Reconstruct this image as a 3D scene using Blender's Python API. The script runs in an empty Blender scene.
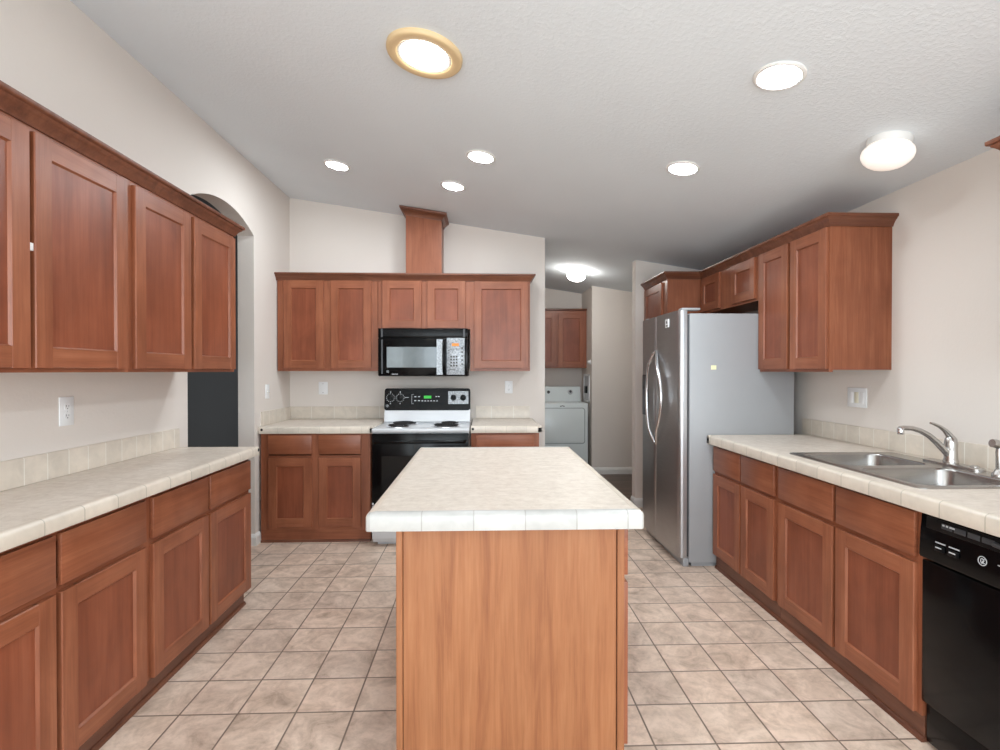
import bpy, bmesh, math, random
from mathutils import Vector, Matrix

random.seed(7)
S = bpy.context.scene
COL = S.collection
PI = math.pi

# ------------------------------------------------------------------ camera
F_PX = 520.0
cam_d = bpy.data.cameras.new('camera')
cam_d.sensor_fit = 'HORIZONTAL'
cam_d.sensor_width = 36.0
cam_d.lens = F_PX / 1000.0 * 36.0
cam_d.clip_start = 0.05
cam_d.clip_end = 100
cam = bpy.data.objects.new('camera', cam_d)
COL.objects.link(cam)
cam.location = (0, 0, 1.39)
cam.rotation_euler = (PI / 2 - math.atan(4 / F_PX), 0, -math.atan(18 / F_PX))
S.camera = cam

# ------------------------------------------------------------------ world, daylight, exposure
W = bpy.data.worlds.new('daylight')
S.world = W
W.use_nodes = True
W.node_tree.nodes['Background'].inputs[0].default_value = (0.80, 0.88, 1.0, 1)
W.node_tree.nodes['Background'].inputs[1].default_value = 1.0


def area(name, loc, rot, sx, sy, power, color=(1, 1, 1)):
    d = bpy.data.lights.new(name, 'AREA')
    d.shape = 'RECTANGLE'
    d.size = sx
    d.size_y = sy
    d.energy = power
    d.color = color
    o = bpy.data.objects.new(name, d)
    o.location = loc
    o.rotation_euler = rot
    COL.objects.link(o)
    return o


# daylight through the big window of the living area behind the camera
area('window_daylight', (0.3, -3.12, 1.45), (PI / 2, 0, 0), 3.3, 1.9, 110, (0.82, 0.93, 1.0))
# two added fill lights at the solid side walls, for diffuse light
area('side_fill', (-1.79, -1.6, 1.45), (PI / 2, 0, -PI / 2), 2.2, 1.5, 45, (0.80, 0.93, 1.0))
area('side_fill', (2.315, -1.6, 1.45), (PI / 2, 0, PI / 2), 2.2, 1.5, 45, (0.80, 0.93, 1.0))

VS = S.view_settings
S.display_settings.display_device = 'sRGB'
VS.view_transform = 'Standard'
VS.look = 'None'
VS.exposure = 0.43
VS.gamma = 1.0
VS.use_curve_mapping = False

LENS_POWER = 135.0       # emission strength of each recessed lamp lens
GLOBE_POWER = 34.0      # emission strength of the ceiling globes

# ------------------------------------------------------------------ main dimensions
XL, XR, YB = -1.81, 2.335, 4.97          # left wall, right wall, back wall
YN = -3.2                                # wall behind the camera
SLOPE = -0.148


def ceil_z(x):
    return 3.02 + SLOPE * (x - XL)


ZC = 0.938                               # worktop height
TILE = 0.2329


# ------------------------------------------------------------------ materials
def srgb(r, g, b):
    def f(c):
        c /= 255.0
        return c / 12.92 if c <= 0.04045 else ((c + 0.055) / 1.055) ** 2.4
    return (f(r), f(g), f(b), 1.0)


class NT:
    def __init__(self, name):
        self.m = bpy.data.materials.new(name)
        self.m.use_nodes = True
        self.t = self.m.node_tree
        self.b = self.t.nodes['Principled BSDF']

    def n(self, typ, **kw):
        nd = self.t.nodes.new(typ)
        for k, v in kw.items():
            setattr(nd, k, v)
        return nd

    def link(self, a, b):
        self.t.links.new(a, b)

    def math(self, op, a, b=None, c=None):
        nd = self.n('ShaderNodeMath', operation=op)
        for i, v in enumerate((a, b, c)):
            if v is None:
                continue
            if isinstance(v, (int, float)):
                nd.inputs[i].default_value = v
            else:
                self.link(v, nd.inputs[i])
        return nd.outputs[0]

    def mix(self, fac, a, b, blend='MIX'):
        nd = self.n('ShaderNodeMix', data_type='RGBA', blend_type=blend)
        for sock, v in ((nd.inputs[0], fac), (nd.inputs[6], a), (nd.inputs[7], b)):
            if isinstance(v, (int, float)):
                sock.default_value = v
            elif isinstance(v, tuple):
                sock.default_value = v
            else:
                self.link(v, sock)
        return nd.outputs[2]

    def coord(self, scale=(1, 1, 1), rnd=0.0):
        tc = self.n('ShaderNodeTexCoord').outputs['Object']
        if rnd:
            oi = self.n('ShaderNodeObjectInfo').outputs['Random']
            k = self.math('MULTIPLY', oi, rnd)
            va = self.n('ShaderNodeVectorMath', operation='ADD')
            self.link(tc, va.inputs[0])
            self.link(k, va.inputs[1])
            tc = va.outputs[0]
        mp = self.n('ShaderNodeMapping')
        mp.inputs['Scale'].default_value = scale
        self.link(tc, mp.inputs[0])
        return mp.outputs[0]

    def noise(self, vec, scale=1.0, detail=4.0, rough=0.55, dist=0.0):
        nd = self.n('ShaderNodeTexNoise')
        nd.inputs['Scale'].default_value = scale
        nd.inputs['Detail'].default_value = detail
        nd.inputs['Roughness'].default_value = rough
        nd.inputs['Distortion'].default_value = dist
        self.link(vec, nd.inputs['Vector'])
        return nd.outputs[0]

    def ramp(self, fac, stops):
        nd = self.n('ShaderNodeValToRGB')
        el = nd.color_ramp.elements
        while len(el) < len(stops):
            el.new(0.5)
        for e, (p, c) in zip(el, stops):
            e.position = p
            e.color = c
        self.link(fac, nd.inputs[0])
        return nd.outputs[0]

    def bump(self, h, strength, dist=0.01):
        nd = self.n('ShaderNodeBump')
        nd.inputs['Strength'].default_value = strength
        nd.inputs['Distance'].default_value = dist
        self.link(h, nd.inputs['Height'])
        self.link(nd.outputs[0], self.b.inputs['Normal'])

    def set(self, **kw):
        for k, v in kw.items():
            self.b.inputs[k.replace('_', ' ')].default_value = v
        return self


def plain(name, col, rough=0.5, metal=0.0, spec=0.5, coat=0.0, speck=0.04, nscale=9.0):
    """simple surface with a faint procedural mottling"""
    k = NT(name)
    k.set(Roughness=rough, Metallic=metal)
    k.b.inputs['Specular IOR Level'].default_value = spec
    k.b.inputs['Coat Weight'].default_value = coat
    v = k.coord((1, 1, 1))
    nz = k.noise(v, nscale, 3.0)
    c2 = tuple(min(1, x * (1 + speck)) for x in col[:3]) + (1,)
    c1 = tuple(x * (1 - speck) for x in col[:3]) + (1,)
    k.link(k.ramp(nz, [(0.3, c1), (0.7, c2)]), k.b.inputs['Base Color'])
    return k.m


def wood(name, grain, dark, mid, light, rough=0.36, fine=1.0, blotch=0.35):
    k = NT(name)
    k.set(Roughness=rough)
    k.b.inputs['Coat Weight'].default_value = 0.05
    k.b.inputs['Specular IOR Level'].default_value = 0.36
    k.b.inputs['Coat Roughness'].default_value = 0.25
    sc = (26, 26, 1.6) if grain == 'V' else (1.6, 26, 26)
    v = k.coord(sc, 13.7)
    g = k.noise(v, 1.0, 6.0, 0.62, 0.5)
    base = k.ramp(g, [(0.28, dark), (0.5, mid), (0.74, light)])
    sc2 = (150, 150, 5) if grain == 'V' else (5, 150, 150)
    fg = k.noise(k.coord(sc2, 5.1), 1.0, 3.0, 0.6, 0.2)
    fl = k.ramp(fg, [(0.35, (0.80, 0.77, 0.74, 1)), (0.6, (1, 1, 1, 1))])
    c = k.mix(0.55 * fine, base, fl, 'MULTIPLY')
    bl = k.noise(k.coord((5, 5, 3.2), 9.3), 1.0, 3.0, 0.55, 0.4)
    bc = k.ramp(bl, [(0.3, (0.72, 0.68, 0.66, 1)), (0.68, (1.12, 1.12, 1.12, 1))])
    c = k.mix(blotch * 2, c, bc, 'MULTIPLY')
    k.link(c, k.b.inputs['Base Color'])
    k.bump(fg, 0.05, 0.002)
    return k.m


def tile_edge(name, axis, size, body, grout, off=0.0, size2=None, axis2='Z', off2=0.0):
    """glazed tile with grout joints every `size` along one object axis"""
    k = NT(name)
    k.set(Roughness=0.32)
    tc = k.n('ShaderNodeTexCoord').outputs['Object']
    sp = k.n('ShaderNodeSeparateXYZ')
    k.link(tc, sp.inputs[0])

    def joint(ax, s, o):
        a = k.math('DIVIDE', k.math('SUBTRACT', sp.outputs[ax], o), s)
        fr = k.math('FRACT', a)
        d = k.math('MULTIPLY', k.math('MINIMUM', fr, k.math('SUBTRACT', 1.0, fr)), s)
        return k.math('LESS_THAN', d, 0.0019), k.math('FLOOR', a)
    j, cell = joint(axis, size, off)
    wn = k.n('ShaderNodeTexWhiteNoise', noise_dimensions='1D')
    k.link(cell, wn.inputs['W'])
    mott = k.noise(k.coord((14, 14, 14)), 1.0, 5.0, 0.6, 0.6)
    c = k.ramp(mott, [(0.3, tuple(x * 0.90 for x in body[:3]) + (1,)), (0.7, tuple(min(1, x * 1.06) for x in body[:3]) + (1,))])
    vv = k.math('MULTIPLY_ADD', wn.outputs[0], 0.10, 0.95)
    cc = k.n('ShaderNodeCombineColor')
    for i in range(3):
        k.link(vv, cc.inputs[i])
    c = k.mix(1.0, c, cc.outputs[0], 'MULTIPLY')
    k.link(k.mix(j, c, grout), k.b.inputs['Base Color'])
    k.bump(k.math('MULTIPLY', j, -1.0), 0.4, 0.002)
    return k.m


def emit(name, col, strength):
    k = NT(name)
    k.b.inputs['Base Color'].default_value = (0.8, 0.8, 0.8, 1)
    k.b.inputs['Emission Color'].default_value = col
    k.b.inputs['Emission Strength'].default_value = strength
    return k.m


M = {}
CH_D, CH_M, CH_L = srgb(134, 77, 52), srgb(148, 88, 61), srgb(162, 102, 73)
M['wood_v'] = wood('cherry_wood_vertical', 'V', CH_D, CH_M, CH_L)
M['wood_h'] = wood('cherry_wood_horizontal', 'H', CH_D, CH_M, CH_L)
M['wood_p'] = wood('cherry_wood_panel', 'V', srgb(126, 68, 46), srgb(138, 76, 52), srgb(148, 86, 61), fine=0.6, blotch=0.42)
M['wood_d'] = wood('cherry_wood_dark', 'H', srgb(92, 56, 42), srgb(112, 70, 52), srgb(130, 85, 64))  # darker wood for toe kicks, shoe mouldings and the cap strip
M['maple'] = wood('maple_laminate', 'V', srgb(134, 82, 52), srgb(155, 101, 66), srgb(166, 113, 77), rough=0.42, blotch=0.12, fine=1.0)
M['wood_c'] = wood('cherry_wood_moulding', 'H', srgb(98, 58, 42), srgb(118, 72, 52), srgb(134, 86, 64))
M['inside'] = plain('cabinet_interior', srgb(70, 42, 30), 0.7)

# painted walls with light orange-peel texture
def paint(name, col, bscale, bstr, rough=0.85):
    k = NT(name)
    k.set(Roughness=rough)
    k.b.inputs['Specular IOR Level'].default_value = 0.25
    v = k.coord((1, 1, 1))
    c = k.noise(v, 1.3, 2.0)
    a = tuple(x * 0.985 for x in col[:3]) + (1,)
    b = tuple(min(1, x * 1.015) for x in col[:3]) + (1,)
    k.link(k.ramp(c, [(0.35, a), (0.65, b)]), k.b.inputs['Base Color'])
    h = k.noise(v, bscale, 3.0, 0.6, 0.3)
    hh = k.ramp(h, [(0.45, (0, 0, 0, 1)), (0.62, (1, 1, 1, 1))])
    k.bump(hh, bstr, 0.004)
    return k.m


M['wall'] = paint('wall_paint', srgb(224, 215, 207), 70, 0.07)
M['ceiling'] = paint('ceiling_paint', srgb(228, 234, 238), 60, 0.17)
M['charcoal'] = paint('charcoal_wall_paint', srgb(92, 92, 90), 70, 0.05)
M['white_trim'] = plain('white_trim_paint', srgb(232, 230, 226), 0.45, speck=0.01)


def floor_material():
    k = NT('floor_tile')
    k.set(Roughness=0.42)
    tc = k.n('ShaderNodeTexCoord').outputs['Object']
    sp = k.n('ShaderNodeSeparateXYZ')
    k.link(tc, sp.inputs[0])
    js, cells = [], []
    for ax, o in ((0, -1.223), (1, 3.297)):
        a = k.math('DIVIDE', k.math('SUBTRACT', sp.outputs[ax], o), TILE)
        fr = k.math('FRACT', a)
        d = k.math('MULTIPLY', k.math('MINIMUM', fr, k.math('SUBTRACT', 1.0, fr)), TILE)
        mr = k.n('ShaderNodeMapRange', interpolation_type='SMOOTHSTEP')
        mr.inputs['From Min'].default_value = 0.0022
        mr.inputs['From Max'].default_value = 0.0048
        mr.inputs['To Min'].default_value = 1.0
        mr.inputs['To Max'].default_value = 0.0
        k.link(d, mr.inputs['Value'])
        js.append(mr.outputs[0])
        cells.append(k.math('FLOOR', a))
    j = k.math('MAXIMUM', js[0], js[1])
    cv = k.n('ShaderNodeCombineXYZ')
    k.link(cells[0], cv.inputs[0])
    k.link(cells[1], cv.inputs[1])
    wn = k.n('ShaderNodeTexWhiteNoise', noise_dimensions='3D')
    k.link(cv.outputs[0], wn.inputs['Vector'])
    # every tile samples its own stretch of the clouding
    va = k.n('ShaderNodeVectorMath', operation='MULTIPLY_ADD')
    k.link(wn.outputs['Color'], va.inputs[0])
    va.inputs[1].default_value = (9, 9, 9)
    k.link(tc, va.inputs[2])
    n1 = k.noise(va.outputs[0], 7.5, 6.0, 0.66, 0.7)
    n2 = k.noise(va.outputs[0], 30.0, 5.0, 0.7, 0.4)
    base = k.ramp(n1, [(0.26, srgb(164, 144, 128)), (0.42, srgb(204, 181, 164)), (0.6, srgb(228, 206, 189)), (0.8, srgb(234, 213, 197))])
    sp2 = k.ramp(n2, [(0.3, (0.80, 0.78, 0.76, 1)), (0.55, (1, 1, 1, 1))])
    c = k.mix(0.8, base, sp2, 'MULTIPLY')
    tint = k.ramp(wn.outputs['Value'], [(0.0, (0.93, 0.92, 0.91, 1)), (0.5, (1, 0.985, 0.96, 1)), (1.0, (1.03, 0.99, 0.955, 1))])
    c = k.mix(1.0, c, tint, 'MULTIPLY')
    k.link(k.mix(j, c, srgb(122, 104, 90)), k.b.inputs['Base Color'])
    k.bump(k.math('MULTIPLY', j, -1.0), 0.35, 0.003)
    return k.m


M['floor'] = floor_material()


def plank_material():
    k = NT('dark_plank_floor')
    k.set(Roughness=0.4)
    g = k.noise(k.coord((1.2, 16, 1)), 1.0, 6.0, 0.6, 0.5)
    k.link(k.ramp(g, [(0.3, srgb(66, 52, 44)), (0.5, srgb(96, 77, 66)), (0.75, srgb(122, 101, 88))]), k.b.inputs['Base Color'])
    return k.m


M['plank'] = plank_material()


def counter_material():
    k = NT('worktop_laminate')
    k.set(Roughness=0.38)
    v = k.coord((1, 1, 1))
    a = k.noise(v, 26.0, 6.0, 0.7, 0.5)
    b = k.noise(k.coord((6, 42, 20)), 1.0, 5.0, 0.65, 0.6)
    c = k.ramp(a, [(0.3, srgb(205, 192, 178)), (0.55, srgb(222, 211, 198)), (0.75, srgb(232, 222, 211))])
    d = k.ramp(b, [(0.35, (0.91, 0.90, 0.89, 1)), (0.6, (1, 1, 1, 1))])
    k.link(k.mix(0.9, c, d, 'MULTIPLY'), k.b.inputs['Base Color'])
    return k.m


M['counter'] = counter_material()
TB, TG = srgb(216, 204, 189), srgb(232, 227, 217)
for ax, i in (('x', 0), ('y', 1)):
    M['nose_left'] = tile_edge('edge_tile_left', 1, 0.16, TB, srgb(178, 168, 152), off=1.786)
    M['nose_right'] = tile_edge('edge_tile_right', 1, 0.165, TB, srgb(178, 168, 152), off=1.752)
    M['nose_island'] = tile_edge('edge_tile_island', 0, 0.168, srgb(186, 184, 180), srgb(160, 156, 150), off=-0.027)  # same tile, darkened in its colour to offset strong light on the front
    M['splash_left'] = tile_edge('splash_tile_left', 1, 0.111, TB, TG, off=2.104)
    M['splash_right'] = tile_edge('splash_tile_right', 1, 0.1163, TB, TG, off=2.656)
    M['nose_' + ax] = tile_edge('edge_tile_' + ax, i, 0.168, TB, srgb(198, 189, 173), off=0.03)
    M['splash_' + ax] = tile_edge('splash_tile_' + ax, i, 0.114, TB, TG, off=0.02)
    M['splash_wide_' + ax] = tile_edge('splash_tile_wide_' + ax, i, 0.212, TB, TG, off=-1.395)

M['black'] = plain('black_enamel', srgb(10, 10, 11), 0.16, spec=0.16, speck=0.0)
M['black_soft'] = plain('black_plastic', srgb(16, 16, 17), 0.35, spec=0.2, speck=0.0)
M['black_glass'] = plain('oven_glass', srgb(14, 12, 12), 0.08, spec=0.16, speck=0.0)
M['dark'] = plain('dark_recess', srgb(30, 27, 25), 0.7, speck=0.0)
M['coil'] = plain('burner_coil', srgb(36, 34, 34), 0.5, metal=0.4)
M['chrome'] = plain('chrome', (0.75, 0.75, 0.77, 1), 0.12, metal=1.0, speck=0.0)
M['nickel'] = plain('brushed_nickel', (0.56, 0.54, 0.52, 1), 0.24, metal=1.0, speck=0.02)
M['white'] = plain('white_enamel', srgb(208, 209, 211), 0.22, coat=0.3, speck=0.0)
M['appliance'] = plain('dryer_enamel', srgb(226, 233, 233), 0.3, coat=0.2, speck=0.0)
M['seam'] = plain('grey_seam', srgb(160, 168, 170), 0.5, speck=0.0)
M['plate'] = plain('white_plastic', srgb(238, 238, 238), 0.35, speck=0.0)
M['almond'] = plain('almond_plastic', srgb(226, 220, 198), 0.4, speck=0.0)
M['slot'] = plain('socket_slot', srgb(60, 58, 56), 0.6, speck=0.0)
M['grey_mark'] = plain('pale_grey_print', srgb(196, 198, 200), 0.5, speck=0.0)
M['film_and_reflection'] = plain('silvery_film_and_reflection', srgb(158, 162, 166), 0.25, coat=0.3, speck=0.45, nscale=70.0)  # plastic wrap on the microwave; also paints the cooker panel's reflection
M['orange'] = plain('orange_sticker', srgb(226, 140, 60), 0.5, speck=0.0)
M['yellow'] = plain('pale_yellow_sticker', srgb(240, 236, 190), 0.6, speck=0.0)
M['mw_glass'] = plain('microwave_window', srgb(86, 94, 96), 0.14, coat=0.2, speck=0.1)
M['gold'] = plain('brass_trim', srgb(222, 194, 150), 0.45, metal=0.0, speck=0.02)
M['blue_dark'] = plain('dispenser_cavity', srgb(42, 42, 58), 0.3, speck=0.0)
M['dark_grey'] = plain('dark_grey_plastic', srgb(62, 63, 66), 0.45, speck=0.0)
M['lens'] = emit('lamp_lens', (0.86, 0.945, 1.0, 1), LENS_POWER)
M['lens_dim'] = emit('brass_lamp_lens', (1.0, 0.97, 0.92, 1), 24.0)
M['globe'] = emit('globe_glass', (1.0, 0.83, 0.70, 1), 0.42)
M['globe_far'] = emit('globe_glass_bright', (1.0, 0.97, 0.92, 1), GLOBE_POWER)
M['display'] = emit('green_display', (0.03, 0.8, 0.06, 1), 0.5)
M['display'].node_tree.nodes['Principled BSDF'].inputs['Base Color'].default_value = (0.01, 0.02, 0.01, 1)


def steel(name, base, rough, sc):
    k = NT(name)
    k.set(Metallic=1.0, Roughness=rough)
    g = k.noise(k.coord(sc), 1.0, 2.0)
    a = tuple(x * 0.93 for x in base[:3]) + (1,)
    b = tuple(min(1, x * 1.05) for x in base[:3]) + (1,)
    k.link(k.ramp(g, [(0.3, a), (0.7, b)]), k.b.inputs['Base Color'])
    return k.m


M['steel'] = steel('fridge_door_steel', (0.45, 0.45, 0.46, 1), 0.34, (300, 3, 300))
M['sink'] = steel('sink_steel', (0.40, 0.385, 0.37, 1), 0.27, (6, 220, 6))
M['fridge_side'] = plain('fridge_side_grey', srgb(162, 163, 165), 0.42, metal=0.1, speck=0.01)
M['handle'] = plain('satin_handle', (0.78, 0.78, 0.79, 1), 0.22, metal=1.0, speck=0.0)


# ------------------------------------------------------------------ mesh helpers
class B:
    """collects shapes of one object; m is an index into its material list"""

    def __init__(self):
        self.bm = bmesh.new()

    def _take(self, tmp, m, mat=None):
        vm = {}
        for v in tmp.verts:
            vm[v] = self.bm.verts.new(mat @ v.co if mat else v.co)
        for f in tmp.faces:
            try:
                nf = self.bm.faces.new([vm[v] for v in f.verts])
                nf.material_index = m
            except ValueError:
                pass
        tmp.free()

    def box(self, x0, x1, y0, y1, z0, z1, m=0, bev=0.0, seg=2, mat=None):
        t = bmesh.new()
        bmesh.ops.create_cube(t, size=1.0)
        for v in t.verts:
            v.co = Vector(((x0 + x1) / 2 + v.co.x * (x1 - x0), (y0 + y1) / 2 + v.co.y * (y1 - y0), (z0 + z1) / 2 + v.co.z * (z1 - z0)))
        if bev > 0:
            bmesh.ops.bevel(t, geom=list(t.edges), offset=bev, segments=seg, profile=0.5, affect='EDGES')
        self._take(t, m, mat)
        return self

    def prism(self, pts, axis, a0, a1, m=0, mat=None):
        """extrude a 2-D outline along an axis: X -> pts are (y,z); Y -> (x,z); Z -> (x,y)"""
        t = bmesh.new()

        def P(p, a):
            if axis == 'X':
                return Vector((a, p[0], p[1]))
            if axis == 'Y':
                return Vector((p[0], a, p[1]))
            return Vector((p[0], p[1], a))
        lo = [t.verts.new(P(p, a0)) for p in pts]
        hi = [t.verts.new(P(p, a1)) for p in pts]
        n = len(pts)
        t.faces.new(lo)
        t.faces.new(hi)
        for i in range(n):
            j = (i + 1) % n
            t.faces.new([lo[i], lo[j], hi[j], hi[i]])
        bmesh.ops.recalc_face_normals(t, faces=list(t.faces))
        self._take(t, m, mat)
        return self

    def loops(self, rings, m=0, cap0=True, cap1=True, mat=None, closed=True):
        t = bmesh.new()
        vr = [[t.verts.new(Vector(p)) for p in r] for r in rings]
        n = len(rings[0])
        for a, b in zip(vr, vr[1:]):
            for i in range(n if closed else n - 1):
                j = (i + 1) % n
                t.faces.new([a[i], a[j], b[j], b[i]])
        if cap0:
            t.faces.new(vr[0])
        if cap1:
            t.faces.new(vr[-1])
        bmesh.ops.recalc_face_normals(t, faces=list(t.faces))
        self._take(t, m, mat)
        return self

    def lathe(self, prof, c=(0, 0, 0), seg=32, m=0, mat=None, cap0=True, cap1=True):
        """profile of (radius, height) turned about z"""
        rings = [[(c[0] + r * math.cos(2 * PI * i / seg), c[1] + r * math.sin(2 * PI * i / seg), c[2] + z) for i in range(seg)] for r, z in prof]
        return self.loops(rings, m, cap0, cap1, mat)

    def tube(self, path, rad, m=0, seg=12, flat=1.0):
        path = [Vector(p) for p in path]
        rings = []
        up = None
        for i, p in enumerate(path):
            d = (path[min(i + 1, len(path) - 1)] - path[max(i - 1, 0)]).normalized()
            if up is None:
                up = Vector((0, 0, 1)) if abs(d.z) < 0.9 else Vector((1, 0, 0))
            s = d.cross(up).normalized()
            up = s.cross(d).normalized()
            r = rad[i] if isinstance(rad, (list, tuple)) else rad
            rings.append([p + s * (r * math.cos(2 * PI * k / seg)) + up * (r * flat * math.sin(2 * PI * k / seg)) for k in range(seg)])
        return self.loops(rings, m)

    def sweep(self, path, prof, m=0, zf=None):
        """mitred moulding: prof (offset to the right of the path, z) along a 2-D path"""
        P = [Vector(p) for p in path]
        rings = []
        for i, p in enumerate(P):
            ns = []
            if i > 0:
                d = (P[i] - P[i - 1]).normalized()
                ns.append(Vector((d.y, -d.x)))
            if i < len(P) - 1:
                d = (P[i + 1] - P[i]).normalized()
                ns.append(Vector((d.y, -d.x)))
            if len(ns) == 2:
                mv = (ns[0] + ns[1])
                mv = mv / (1 + ns[0].dot(ns[1]))
            else:
                mv = ns[0]
            ring = []
            for o, z in prof:
                q = p + mv * o
                ring.append((q.x, q.y, z + (zf(q.x) if zf else 0)))
            rings.append(ring)
        return self.loops(rings, m)

    def done(self, name, mats, parent=None, smooth=35):
        me = bpy.data.meshes.new(name)
        bmesh.ops.remove_doubles(self.bm, verts=list(self.bm.verts), dist=1e-6)
        self.bm.to_mesh(me)
        self.bm.free()
        for k in (mats if isinstance(mats, (list, tuple)) else [mats]):
            me.materials.append(M[k])
        if smooth:
            for p in me.polygons:
                p.use_smooth = True
            me.set_sharp_from_angle(angle=math.radians(smooth))
        o = bpy.data.objects.new(name, me)
        COL.objects.link(o)
        if parent is not None:
            o.parent = parent
        return o


def thing(name, label, cat, loc=(0, 0, 0), rz=0.0, group=None):
    o = bpy.data.objects.new(name, None)
    o.empty_display_size = 0.1
    COL.objects.link(o)
    o.location = loc
    o.rotation_euler = (0, 0, rz)
    o['label'] = label
    o['category'] = cat
    if group:
        o['group'] = group
    return o


def struct(name, b, mats, smooth=0):
    o = b.done(name, mats, None, smooth)
    o['kind'] = 'structure'
    return o


def tag(o, label, cat, group=None):
    o['label'] = label
    o['category'] = cat
    if group:
        o['group'] = group
    return o


def rrect(cx, cy, hx, hy, r, n=6):
    pts = []
    for sx, sy, a0 in ((1, 1, 0), (-1, 1, PI / 2), (-1, -1, PI), (1, -1, 1.5 * PI)):
        for i in range(n + 1):
            a = a0 + i / n * PI / 2
            pts.append((cx + sx * (hx - r) + r * math.cos(a), cy + sy * (hy - r) + r * math.sin(a)))
    return pts


# ------------------------------------------------------------------ the setting
struct('floor', B().box(XL - 1.2, XR + 0.1, YN - 0.1, 5.25, -0.05, 0), 'floor')
struct('floor_hall', B().box(XL - 1.2, XL, 5.25, 7.0, -0.05, 0), 'floor')
struct('floor_laundry', B().box(-0.2, XR + 0.1, 5.25, 7.8, -0.05, 0), 'plank')
cb = B().prism([(XL - 0.127, ceil_z(XL - 0.127)), (XR + 0.1, ceil_z(XR + 0.1)), (XR + 0.1, ceil_z(XR + 0.1) + 0.08), (XL - 0.127, ceil_z(XL - 0.127) + 0.08)], 'Y', YN - 0.1, 7.8)
struct('ceiling', cb, 'ceiling')

# left wall with the arched doorway beyond the worktop
AY0, AY1, ASP, ARISE = 3.262, 4.20, 2.462, 0.125
hw = (AY1 - AY0) / 2
RR = (hw * hw + ARISE * ARISE) / (2 * ARISE)
acy, acz = (AY0 + AY1) / 2, ASP + ARISE - RR
arc = []
a_end = math.asin(hw / RR)
for i in range(25):
    a = -a_end + 2 * a_end * i / 24
    arc.append((acy + RR * math.sin(a), acz + RR * math.cos(a)))
out = [(YN, 0), (AY0, 0)] + arc + [(AY1, 0), (YB + 0.13, 0), (YB + 0.13, 3.06), (YN, 3.06)]
struct('wall_left', B().prism(out, 'X', XL - 0.127, XL), 'wall')

# back wall behind the cooker, ends at the laundry passage
struct('wall_back', B().prism([(XL, 0), (0.603, 0), (0.603, ceil_z(0.603) + 0.03), (XL, ceil_z(XL) + 0.03)], 'Y', YB, YB + 0.13), 'wall')
struct('wall_right', B().prism([(YN, 0), (7.8, 0), (7.8, 2.5), (YN, 2.5)], 'X', XR, XR + 0.1), 'wall')
struct('wall_partition', B().prism([(1.565, 0), (XR, 0), (XR, ceil_z(XR) + 0.03), (1.565, ceil_z(1.565) + 0.03)], 'Y', 5.255, 5.37), 'wall')
# laundry: rear wall, wall on the right that faces the kitchen, left wall
struct('wall_laundry_rear', B().prism([(-0.1, 0), (1.6, 0), (1.6, ceil_z(1.6) + 0.03), (-0.1, ceil_z(-0.1) + 0.03)], 'Y', 7.66, 7.76), 'wall')
struct('wall_laundry_right', B().prism([(1.478, 0), (XR, 0), (XR, ceil_z(XR) + 0.03), (1.478, ceil_z(1.478) + 0.03)], 'Y', 6.95, 7.66), 'wall')
struct('wall_laundry_left', B().box(-0.2, -0.1, YB + 0.13, 7.76, 0, 2.85), 'wall')
# hall seen through the arch
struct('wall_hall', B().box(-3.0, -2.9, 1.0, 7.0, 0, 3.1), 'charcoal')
struct('wall_hall_light_block', B().box(-2.9, XL - 0.127, 6.9, 7.0, 0, 3.1), 'charcoal')  # unseen end wall, added to keep world light out of the hall
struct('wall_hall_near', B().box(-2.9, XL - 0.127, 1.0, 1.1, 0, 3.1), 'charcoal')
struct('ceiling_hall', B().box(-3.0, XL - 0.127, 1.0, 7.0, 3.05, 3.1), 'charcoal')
# wall behind the camera with its big window opening
fw = B()
fw.box(XL, XR, YN - 0.1, YN, 0, 0.45)
fw.box(XL, XR, YN - 0.1, YN, 2.42, 3.0)
fw.box(XL, -1.4, YN - 0.1, YN, 0.45, 2.42)
fw.box(2.0, XR, YN - 0.1, YN, 0.45, 2.42)
struct('wall_front', fw, 'wall')


def baseboard(name, pts):
    prof = [(0, 0), (0.016, 0), (0.016, 0.062), (0.011, 0.078), (0.006, 0.086), (0, 0.092)]
    return struct(name, B().sweep(pts, prof), 'white_trim')


baseboard('baseboard_laundry', [(1.478, 6.95), (XR, 6.95)])
baseboard('baseboard_left', [(XL - 0.127, AY1), (XL, AY1), (XL, 4.285)])
baseboard('baseboard_partition', [(1.565, 5.37), (1.565, 5.255), (1.66, 5.255)])

# ------------------------------------------------------------------ cabinets
CROWN = [(0, -0.064), (0.006, -0.064), (0.008, -0.056), (0.012, -0.050), (0.018, -0.040), (0.026, -0.031), (0.034, -0.025),
         (0.036, -0.019), (0.043, -0.017), (0.046, -0.012), (0.046, 0), (0, 0)]
DT = 0.018


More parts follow.
